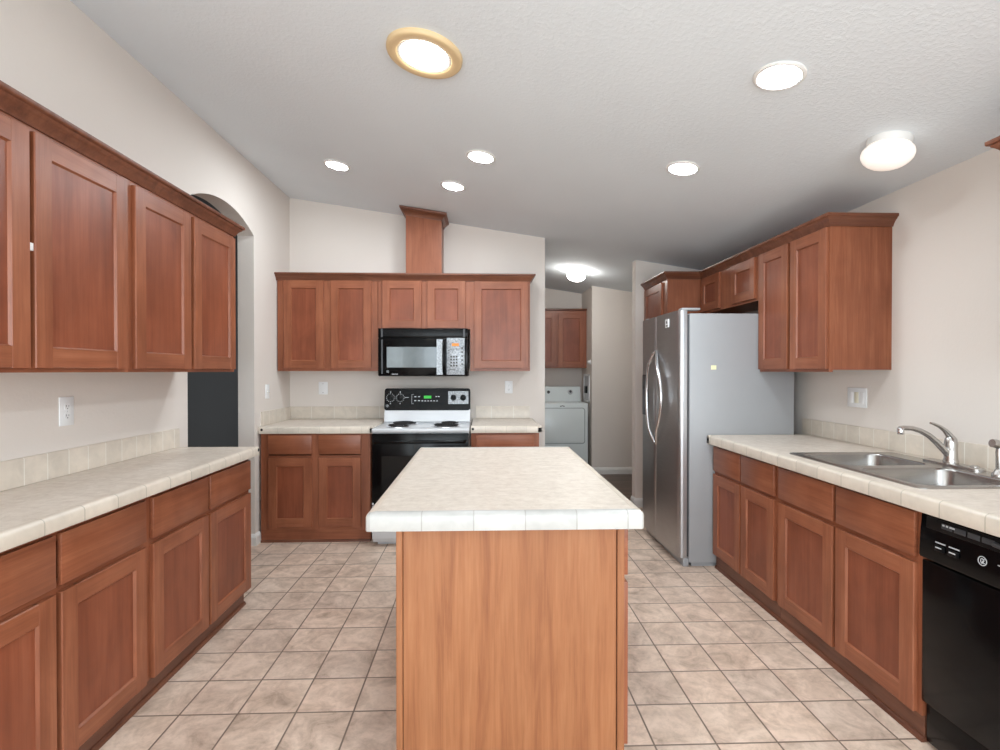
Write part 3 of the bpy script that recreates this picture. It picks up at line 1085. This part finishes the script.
def round_logo(parent, mat, r, col='grey_mark', name='logo'):
    """round monogram: ring with a curled pair of letters inside"""
    b = B()
    pr = [(r, 0), (r, 0.001), (r * 0.84, 0.001), (r * 0.84, 0)]
    b.lathe(pr + [pr[0]], seg=28, mat=mat, cap0=False, cap1=False)

    def stroke(pts):
        b.tube([mat @ Vector((x * r, y * r, 0.0006)) for x, y in pts], r * 0.075, seg=6)
    stroke([(-0.12 + 0.24 * math.cos(a), 0.05 + 0.48 * math.sin(a)) for a in [0.6 + i * 0.33 for i in range(17)]])
    stroke([(-0.05, -0.02), (0.10, -0.02), (0.08, -0.40), (-0.10, -0.55)])
    stroke([(0.52, 0.34), (0.36, 0.50), (0.20, 0.40), (0.24, 0.16), (0.42, 0.06), (0.24, -0.05), (0.20, -0.38), (0.38, -0.50), (0.54, -0.32)])
    return b.done(name, col, parent, 40)


round_logo(cp, on_panel(-0.352, 0.04, -0.0005) @ TOX, 0.012)
# oven door, handle, drawer
b = B().box(-hw, hw, RF - 0.032, RF - 0.002, 0.335, 0.895, bev=0.006)
od = b.done('oven_door', 'black', rg, 40)
B().box(-hw + 0.075, hw - 0.075, RF - 0.034, RF - 0.03, 0.42, 0.72, bev=0.001).done('oven_window', 'black_glass', od, 0)
b = B()
b.tube([(-hw + 0.03, RF - 0.035, 0.835), (-hw + 0.032, RF - 0.068, 0.835), (-hw + 0.06, RF - 0.075, 0.835), (hw - 0.06, RF - 0.075, 0.835), (hw - 0.032, RF - 0.068, 0.835), (hw - 0.03, RF - 0.035, 0.835)], 0.013, seg=12)
b.done('oven_handle', 'black', od, 60)
for sx in (-1, 1):
    B().box(sx * (hw - 0.008) - 0.007, sx * (hw - 0.008) + 0.007, RF - 0.036, RF - 0.028, 0.335, 0.35, bev=0.002).done('hinge_tab', 'white', od)
B().box(-hw, hw, RF - 0.03, RF - 0.002, 0.06, 0.325, bev=0.007, seg=3).done('storage_drawer', 'white', rg, 40)

# ------------------------------------------------------------------ microwave
mw = thing('microwave', 'black over-the-range microwave with a silvery control panel', 'microwave', (-0.514, 4.77, 1.345))
mh, md = 0.39, 4.575 - 4.77
b = B().box(-mh, mh, md, YB - 4.77 - 0.001, 0.0, 0.416, bev=0.004)
b.done('body', 'black_soft', mw)
b = B()
b.box(-mh, mh, md - 0.012, md + 0.001, 0.335, 0.416, bev=0.003)
vg = b.done('vent_grille', 'black', mw)
b = B()
for k in range(6):
    b.box(-mh + 0.04, mh - 0.04, md - 0.014, md - 0.010, 0.35 + k * 0.01, 0.354 + k * 0.01)
b.done('louvres', 'black_soft', vg, 0)
for sx in (-1, 1):
    B().box(sx * (mh - 0.033) - 0.008, sx * (mh - 0.033) + 0.008, md - 0.0135, md - 0.011, 0.342, 0.412).done('side_trim', 'dark_grey', vg, 0)
b = B().box(-mh, 0.202, md - 0.018, md + 0.001, 0.006, 0.328, bev=0.004)
dr = b.done('door', 'black', mw)
B().box(-mh + 0.075, 0.125, md - 0.0195, md - 0.016, 0.075, 0.255, bev=0.001).done('window', 'mw_glass', dr, 0)
B().box(-mh + 0.028, -mh + 0.042, md - 0.0195, md - 0.016, 0.02, 0.318).done('door_trim', 'dark_grey', dr, 0)
round_logo(dr, Matrix.Translation((-mh + 0.085, md - 0.0185, 0.04)) @ TOX, 0.011)
b = B()
for k in range(5):
    b.box(-0.27 + k * 0.011, -0.262 + k * 0.011, md - 0.0188, md - 0.017, 0.014, 0.021)
b.done('brand_print', 'grey_mark', dr, 0)
b = B().box(0.118, 0.172, md - 0.0205, md - 0.017, 0.012, 0.322, bev=0.001)
fs = b.done('film_strip', 'film_and_reflection', dr, 0)
b = B()
b.tube([(0.184, md - 0.018, 0.03), (0.184, md - 0.05, 0.045), (0.184, md - 0.058, 0.09), (0.184, md - 0.058, 0.25), (0.184, md - 0.05, 0.295), (0.184, md - 0.018, 0.31)], 0.014, seg=12)
b.done('handle', 'black', dr, 60)
b = B().box(0.205, mh - 0.028, md - 0.016, md + 0.001, 0.012, 0.335, bev=0.003)
pn = b.done('control_panel', 'film_and_reflection', mw)
B().box(mh - 0.027, mh, md - 0.016, md + 0.001, 0.006, 0.33, bev=0.003).done('end_strip', 'black', mw)
B().box(0.25, 0.312, md - 0.0175, md - 0.015, 0.262, 0.288, bev=0.0008).done('price_sticker', 'orange', pn, 0)
keys = [(0.237 + k * 0.024, 0.252 + k * 0.024, 0.085 + r * 0.026, 0.10 + r * 0.026) for r in range(4) for k in range(3)]
keys += [(0.332, 0.349, 0.10 + r * 0.035, 0.112 + r * 0.035) for r in range(5)]
keys += [(0.216, 0.230, 0.20 + r * 0.02, 0.206 + r * 0.02) for r in range(2)]
for x0, x1, z0, z1 in keys:
    B().box(x0, x1, md - 0.0172, md - 0.015, z0, z1).done('button', 'slot', pn, 0)
for x0, x1, z0 in ((0.235, 0.32, 0.235), (0.22, 0.28, 0.055)):
    B().box(x0, x1, md - 0.0172, md - 0.015, z0, z0 + 0.004).done('print_line', 'slot', pn, 0)

# ------------------------------------------------------------------ dishwasher
dw = thing('dishwasher', 'black built-in dishwasher at the end of the sink worktop', 'dishwasher', (1.646, 1.575, 0), -R90)
# local x = -world y, local y = depth into the wall
dh = 0.298
B().box(-dh, dh, 0.03, 0.62, 0.09, 0.868).done('body', 'dark', dw, 0)
b = B().box(-dh, dh, -0.012, 0.03, 0.165, 0.694, bev=0.006)
b.done('door', 'black', dw)
b = B()
b.prism([(-0.018, 0.704), (-0.022, 0.712), (-0.018, 0.79), (-0.012, 0.868), (0.03, 0.868), (0.03, 0.704)], 'X', -dh, dh)
cpn = b.done('control_panel', 'black', dw, 30)
B().box(-dh + 0.004, dh - 0.004, 0.005, 0.06, 0.015, 0.155, bev=0.004).done('kick_panel', 'black', dw)
PA = math.atan2(0.006, 0.078)


def dwp(x, z):
    """matrix on the sloped control panel (z measured up from 0.712)"""
    if z < 0.79:
        y = -0.022 + (z - 0.712) * 0.004 / 0.078
        return Matrix.Translation((x, y, z)) @ Matrix.Rotation(-math.atan2(0.004, 0.078), 4, 'X')
    y = -0.018 + (z - 0.79) * 0.006 / 0.078
    return Matrix.Translation((x, y, z)) @ Matrix.Rotation(-PA, 4, 'X')


B().box(-0.275, 0.29, -0.0015, 0.003, -0.021, 0.021, mat=dwp(0, 0.838), bev=0.001).done('button_strip', 'black_soft', cpn)
for k in range(4):
    x = -0.19 + k * 0.05
    B().box(-0.021, 0.021, -0.004, 0.002, -0.009, 0.009, mat=dwp(x, 0.84), bev=0.0015).done('push_button', 'dark_grey', cpn)
b = B()
for k in range(3):
    b.box(-0.205 + k * 0.014, -0.197 + k * 0.014, -0.0052, -0.003, -0.002, 0.004, mat=dwp(0, 0.843))
b.box(-0.166, -0.158, -0.0052, -0.003, -0.002, 0.004, mat=dwp(0, 0.843))
b.done('button_print', 'grey_mark', cpn, 0)
for x in (-0.212, -0.158):
    B().box(-0.018, 0.018, -0.007, 0.002, -0.014, 0.006, mat=dwp(x, 0.762), bev=0.002).done('rocker_switch', 'black_soft', cpn)
    b = B()
    b.box(-0.02, 0.02, -0.0012, 0.001, 0.013, 0.017, mat=dwp(x, 0.762))
    b.box(-0.012, 0.012, -0.0078, -0.006, -0.003, 0.001, mat=dwp(x, 0.762))
    b.done('switch_print', 'grey_mark', cpn, 0)
round_logo(cpn, dwp(-0.056, 0.772) @ Matrix.Translation((0, -0.0008, 0)) @ TOX, 0.0155)
B().box(-0.006, 0.012, -0.001, 0.001, 0, 0.003, mat=dwp(0.0, 0.775)).done('indicator_print', 'grey_mark', cpn, 0)
b = B()
b.tube([dwp(x, 0.838) @ Vector((0, -0.004 - 0.012 * math.sin((x + 0.02) / 0.2 * PI), 0)) for x in [-0.02 + 0.02 * i for i in range(11)]], 0.008, seg=10, flat=1.0)
b.done('latch_handle', 'dark_grey', cpn, 60)

# ------------------------------------------------------------------ sink and fittings
sk = thing('sink', 'double-bowl stainless steel sink set in the right worktop', 'sink', (1.967, 2.36, ZC))
scx, scy = 1.967, 2.36


def sx(x):
    return x - scx


def sy(y):
    return y - scy


# rim with two bowl openings
bowls = [(1.927, 2.574, 0.215, 0.185), (1.927, 2.146, 0.215, 0.185)]
t = bmesh.new()
rings = [rrect(sx((SX0 + SX1) / 2), sy((SY0 + SY1) / 2), (SX1 - SX0) / 2 - 0.006, (SY1 - SY0) / 2 - 0.006, 0.03, 6)]
for cx, cy, hx, hy in bowls:
    rings.append(rrect(sx(cx), sy(cy), hx, hy, 0.06, 6))
edges = []
for r in rings:
    vs = [t.verts.new((x, y, 0.006)) for x, y in r]
    for i in range(len(vs)):
        edges.append(t.edges.new((vs[i], vs[(i + 1) % len(vs)])))
bmesh.ops.triangle_fill(t, use_beauty=True, use_dissolve=False, edges=edges)
for f in t.faces:
    f.normal_update()
    if f.normal.z < 0:
        f.normal_flip()
b = B()
b._take(t, 0)
o0, o1 = rings[0], rrect(sx((SX0 + SX1) / 2), sy((SY0 + SY1) / 2), (SX1 - SX0) / 2, (SY1 - SY0) / 2, 0.035, 6)
b.loops([[(x, y, 0.006) for x, y in o0], [(x, y, 0.0045) for x, y in o1], [(x, y, 0.0) for x, y in o1]], 0, False, False)
b.done('rim', 'sink', sk, 40)
for cx, cy, hx, hy in bowls:
    b = B()
    prof = [(0.0, 0.006), (0.003, 0.004), (0.006, -0.004), (0.012, -0.12), (0.02, -0.155), (0.04, -0.172), (0.075, -0.178)]
    rr = []
    for o, z in prof:
        rr.append([(x, y, z) for x, y in rrect(sx(cx), sy(cy), hx - o, hy - o, max(0.06 - o * 0.3, 0.03), 6)])
    b.loops(rr, 0, False, True)
    for f in b.bm.faces:
        f.normal_flip()
    bw = b.done('bowl', 'sink', sk, 60)
    b = B().lathe([(0.042, -0.1775), (0.044, -0.175), (0.036, -0.1745), (0.030, -0.177), (0.006, -0.1772)], c=(sx(cx), sy(cy), 0), seg=28)
    b.done('drain', 'chrome', bw)
# deck plate, faucet
fc = thing('faucet', 'brushed nickel single-lever kitchen faucet at the back of the sink', 'faucet', (2.226, 2.392, ZC + 0.006))
b = B()
pl = [(0.0, 0.0), (0.0, 0.007), (0.006, 0.011)]
b.loops([[(x, y, z) for x, y in rrect(0, -0.01, 0.032 - o, 0.15 - o, 0.03 - o, 6)] for o, z in pl])
b.done('deck_plate', 'nickel', fc, 40)
b = B().lathe([(0.030, 0.010), (0.031, 0.02), (0.027, 0.03), (0.025, 0.075), (0.027, 0.10), (0.023, 0.125), (0.012, 0.14), (0.002, 0.143)], seg=28)
b.done('body', 'nickel', fc, 50)
b = B()
sp = [(-0.005, 0, 0.04), (-0.03, 0, 0.068), (-0.065, 0.002, 0.105), (-0.105, 0.004, 0.14), (-0.145, 0.006, 0.162), (-0.185, 0.008, 0.174), (-0.225, 0.009, 0.176), (-0.243, 0.01, 0.172)]
b.tube(sp, [0.016, 0.0155, 0.0145, 0.013, 0.012, 0.0115, 0.011, 0.011], seg=14)
spo = b.done('spout', 'nickel', fc, 60)
B().lathe([(0.0135, -0.026), (0.0145, -0.024), (0.0145, 0.0), (0.011, 0.006)], c=(-0.238, 0.01, 0.172), seg=18).done('aerator', 'chrome', spo, 40)
b = B()
b.tube([(0.002, 0, 0.125), (-0.012, 0, 0.145), (-0.03, 0.001, 0.165), (-0.055, 0.002, 0.183), (-0.085, 0.003, 0.196), (-0.098, 0.003, 0.199)], [0.02, 0.018, 0.014, 0.011, 0.009, 0.006], seg=12, flat=0.7)
b.done('lever', 'nickel', fc, 60)
B().lathe([(0.018, 0.006), (0.018, 0.016), (0.010, 0.021), (0.002, 0.022)], c=(-0.004, -0.125, 0), seg=20).done('hole_cap', 'nickel', fc, 40)
spr = thing('side_sprayer', 'brushed nickel side sprayer at the near end of the sink', 'sprayer', (2.19, 2.125, ZC + 0.006))
B().lathe([(0.026, 0), (0.026, 0.008), (0.017, 0.02), (0.014, 0.03)], seg=20).done('base', 'nickel', spr, 50)
B().lathe([(0.012, 0.028), (0.013, 0.06), (0.0135, 0.10), (0.011, 0.12)], seg=16).done('stem', 'nickel', spr, 50)
b = B()
b.tube([(0.03, 0, 0.112), (0.01, 0, 0.127), (-0.015, 0.002, 0.138), (-0.03, 0.003, 0.140)], [0.010, 0.017, 0.019, 0.017], seg=16)
b.done('head', 'nickel', spr, 50)

# ------------------------------------------------------------------ laundry
dy = thing('dryer', 'white clothes dryer in the laundry beyond the passage', 'dryer', (1.09, 7.32, 0))
dw2 = 0.35
b = B()
b.box(-dw2, dw2, -0.32, 0.32, 0.02, 0.955, bev=0.02, seg=3)
b.done('body', 'appliance', dy, 40)
b = B()
b.prism([(0.12, 0.95), (0.19, 1.155), (0.205, 1.165), (0.32, 1.165), (0.32, 0.95)], 'X', -dw2 + 0.02, dw2 - 0.02)
cs = b.done('console', 'appliance', dy, 30)
b = B()
q = rrect(0.0, 0.647, 0.295, 0.233, 0.03, 5)
b.loops([[(x, -0.316, z) for x, z in q], [(x, -0.326, z) for x, z in q], [(x, -0.328, z) for x, z in rrect(0.0, 0.647, 0.291, 0.229, 0.027, 5)]])
b.done('door', 'appliance', dy, 40)
b = B()
q0, q1 = rrect(0.0, 0.647, 0.297, 0.235, 0.032, 5), rrect(0.0, 0.647, 0.307, 0.245, 0.04, 5)
b.loops([[(x, -0.317, z) for x, z in q0], [(x, -0.3212, z) for x, z in q0], [(x, -0.3212, z) for x, z in q1], [(x, -0.317, z) for x, z in q1]], 0, False, False)
b.done('door_seam', 'seam', dy, 30)
KR = Matrix.Translation((0, 0.165, 1.085)) @ Matrix.Rotation(math.radians(-19), 4, 'X')
for kx, r in ((-0.13, 0.016), (0.185, 0.032)):
    b = B().lathe([(r + 0.006, 0), (r + 0.006, 0.004), (r, 0.006), (r * 0.9, 0.025)], seg=20, mat=KR @ Matrix.Translation((kx, 0, 0)) @ TOX)
    b.done('knob', 'dark_grey' if r < 0.02 else 'grey_mark', cs, 40)
    if r > 0.02:
        B().lathe([(r * 0.6, 0.0255), (r * 0.6, 0.03), (0.004, 0.031)], seg=18, mat=KR @ Matrix.Translation((kx, 0, 0)) @ TOX).done('knob_cap', 'dark_grey', cs, 40)
b = B()
for i in range(5):
    b.box(-0.035 + i * 0.013, -0.025 + i * 0.013, -0.3215, -0.318, 0.912 - abs(i - 2) * 0.003, 0.925 - abs(i - 2) * 0.003)
b.done('badge', 'slot', dy, 0)


# ------------------------------------------------------------------ plates on the walls
def wall_plate(name, label, cat, loc, rz, w, h, kind):
    """faces local -y"""
    t = thing(name, label, cat, loc, rz, 'white wall plates')
    b = B().box(-w / 2, w / 2, -0.006, 0.0, -h / 2, h / 2, bev=0.0025)
    b.done('cover_plate', 'plate', t)
    if kind == 'outlet':
        for s in (-1, 1):
            b = B()
            b.loops([[(x, -0.006, z) for x, z in rrect(0, s * 0.02, 0.0165, 0.0145, 0.012, 4)], [(x, -0.008, z) for x, z in rrect(0, s * 0.02, 0.0165, 0.0145, 0.012, 4)]])
            so = b.done('socket', 'plate', t, 30)
            b = B()
            b.box(-0.0075, -0.0055, -0.0085, -0.0075, s * 0.02 - 0.002, s * 0.02 + 0.007)
            b.box(0.0055, 0.0075, -0.0085, -0.0075, s * 0.02 - 0.002, s * 0.02 + 0.006)
            b.lathe([(0.0028, 0), (0.0028, 0.001)], seg=10, mat=Matrix.Translation((0, -0.0075, s * 0.02 - 0.008)) @ TOX)
            b.done('slots', 'slot', so, 0)
        B().lathe([(0.003, 0), (0.003, 0.001)], seg=10, mat=Matrix.Translation((0, -0.006, 0)) @ TOX).done('screw', 'grey_mark', t, 0)
    elif kind == 'toggle':
        B().box(-0.006, 0.006, -0.007, -0.004, -0.012, 0.012).done('toggle_slot', 'almond', t, 0)
        B().box(-0.004, 0.004, -0.020, -0.005, 0.0, 0.009, bev=0.0015, mat=Matrix.Rotation(0.3, 4, 'X')).done('toggle', 'plate', t)
    elif kind == 'triple':
        for k, m_ in ((-1, 'plate'), (0, 'almond'), (1, 'plate')):
            B().box(k * 0.046 - 0.0165, k * 0.046 + 0.0165, -0.009, -0.005, -0.034, 0.034, bev=0.0015).done('rocker', m_, t)
    elif kind == 'blank':
        for z in (-0.042, 0.042):
            B().lathe([(0.003, 0), (0.003, 0.001)], seg=10, mat=Matrix.Translation((0, -0.006, z)) @ TOX).done('screw', 'slot', t, 0)
    return t


wall_plate('wall_outlet', 'white outlet on the left wall under the cabinets', 'outlet', (XL, 2.325, 1.215), R90, 0.078, 0.125, 'outlet')
wall_plate('light_switch', 'white switch plate on the left wall between arch and corner', 'light switch', (XL, 4.445, 1.217), R90, 0.075, 0.12, 'toggle')
wall_plate('blank_wall_plate', 'blank white plate on the back wall left of the cooker', 'wall plate', (-1.50, YB, 1.228), 0, 0.085, 0.12, 'blank')
wall_plate('wall_outlet', 'white outlet on the back wall right of the cooker', 'outlet', (0.256, YB, 1.235), 0, 0.074, 0.118, 'outlet')
wall_plate('light_switch', 'wide white three-switch plate on the right wall above the worktop', 'light switch', (XR, 3.155, 1.225), -R90, 0.165, 0.122, 'triple')

# dryer outlet box and small round plug on the laundry side wall
t = thing('dryer_outlet', 'recessed white outlet box on the laundry wall beside the dryer', 'outlet', (1.478, 7.28, 1.15), -R90)
b = B()
b.box(-0.20, 0.20, -0.012, 0, 0.17, 0.20, bev=0.003)
b.box(-0.20, 0.20, -0.012, 0, -0.20, -0.17, bev=0.003)
b.box(-0.20, -0.16, -0.012, 0, -0.20, 0.20, bev=0.003)
b.box(0.16, 0.20, -0.012, 0, -0.20, 0.20, bev=0.003)
b.done('frame', 'plate', t)
B().box(-0.165, 0.165, -0.004, 0, -0.175, 0.175).done('back_plate', 'grey_mark', t, 0)
B().box(-0.05, 0.06, -0.03, -0.003, -0.07, 0.03, bev=0.006).done('plug', 'black_soft', t)
b = B().lathe([(0.035, 0), (0.035, 0.008), (0.022, 0.014), (0.02, 0.04), (0.004, 0.044)], seg=20, mat=Matrix.Translation((1.478, 7.04, 1.512)) @ Matrix.Rotation(-PI / 2, 4, 'Y'))
tag(b.done('door_stop', 'plate', None), 'small round white knob on the laundry wall above the outlet box', 'knob')

# ------------------------------------------------------------------ ceiling lights
TH = math.atan(-SLOPE)


def on_ceiling(o, x, y):
    o.location = (x, y, ceil_z(x))
    o.rotation_euler = (0, TH, 0)


def recessed(label, x, y, r, trim='white_trim', group='recessed ceiling lights', ring=0.2):
    t = thing('recessed_downlight', label, 'ceiling light', group=group)
    on_ceiling(t, x, y)
    ri = r * (1 - ring)
    b = B()
    pr = [(r, 0.002), (r, -0.004), (r - 0.006, -0.009), (ri + 0.006, -0.011), (ri, -0.007), (ri, 0.002)]
    b.lathe(pr + [pr[0]], seg=40, cap0=False, cap1=False)
    b.done('trim_ring', trim, t, 50)
    b = B()
    b.lathe([(ri + 0.001, -0.0055), (ri * 0.7, -0.0065), (0.002, -0.007)], seg=40)
    b.done('lens', 'lens', t, 60)
    return t


recessed('white recessed ceiling light nearest the left wall', -1.069, 3.889, 0.096)
recessed('white recessed ceiling light above the far end of the island', -0.006, 3.317, 0.096)
recessed('white recessed ceiling light just in front of the wooden vent chase', -0.217, 3.929, 0.096)
recessed('large white recessed ceiling light nearest the globe light', 1.194, 2.057, 0.098)
recessed('white recessed ceiling light above the floor in front of the refrigerator', 1.176, 3.014, 0.096)
# the big brass-trimmed one
t = thing('recessed_downlight', 'large recessed ceiling light with a brass-coloured trim ring', 'ceiling light', group='recessed ceiling lights')
on_ceiling(t, -0.251, 2.31)
b = B()
pr = [(0.168, 0.002), (0.168, -0.013), (0.164, -0.019), (0.158, -0.021), (0.124, -0.020), (0.118, -0.016), (0.116, 0.002)]
b.lathe(pr + [pr[0]], seg=48, cap0=False, cap1=False)
b.done('trim_ring', 'gold', t, 50)
b = B()
pr = [(0.1175, -0.0165), (0.108, -0.015), (0.1035, -0.008), (0.1035, 0.001), (0.1165, 0.001)]
b.lathe(pr + [pr[0]], seg=48, cap0=False, cap1=False)
b.done('inner_ring', 'white_trim', t, 50)
b = B()
b.lathe([(0.1045, -0.010), (0.08, -0.012), (0.002, -0.013)], seg=40)
b.done('lens', 'lens_dim', t, 60)


def globe(label, x, y, r, mat, drop=0.0):
    t = thing('ceiling_light', label, 'ceiling light', group='frosted globe ceiling lights')
    on_ceiling(t, x, y)
    b = B()
    b.lathe([(r * 0.86, 0.002), (r * 0.86, -0.012), (r * 0.83, -0.020), (r * 0.83, -0.032 - drop), (r * 0.5, -0.034 - drop)], seg=40)
    b.done('base', 'white_trim', t, 50)
    b = B()
    prof = [(r * 0.80, -0.030 - drop)]
    for i in range(1, 12):
        a = -0.45 + (PI / 2 + 0.45) * i / 11
        prof.append((max(0.002, r * math.cos(a)), -0.068 - drop - 0.62 * r * math.sin(a)))
    b.lathe(prof, seg=40)
    b.done('glass_shade', mat, t, 60)
    return t


globe('frosted glass globe ceiling light near the right wall', 1.905, 2.375, 0.106, 'globe')
globe('bright frosted glass globe ceiling light in the laundry passage', 1.124, 6.13, 0.108, 'globe_far', 0.0)
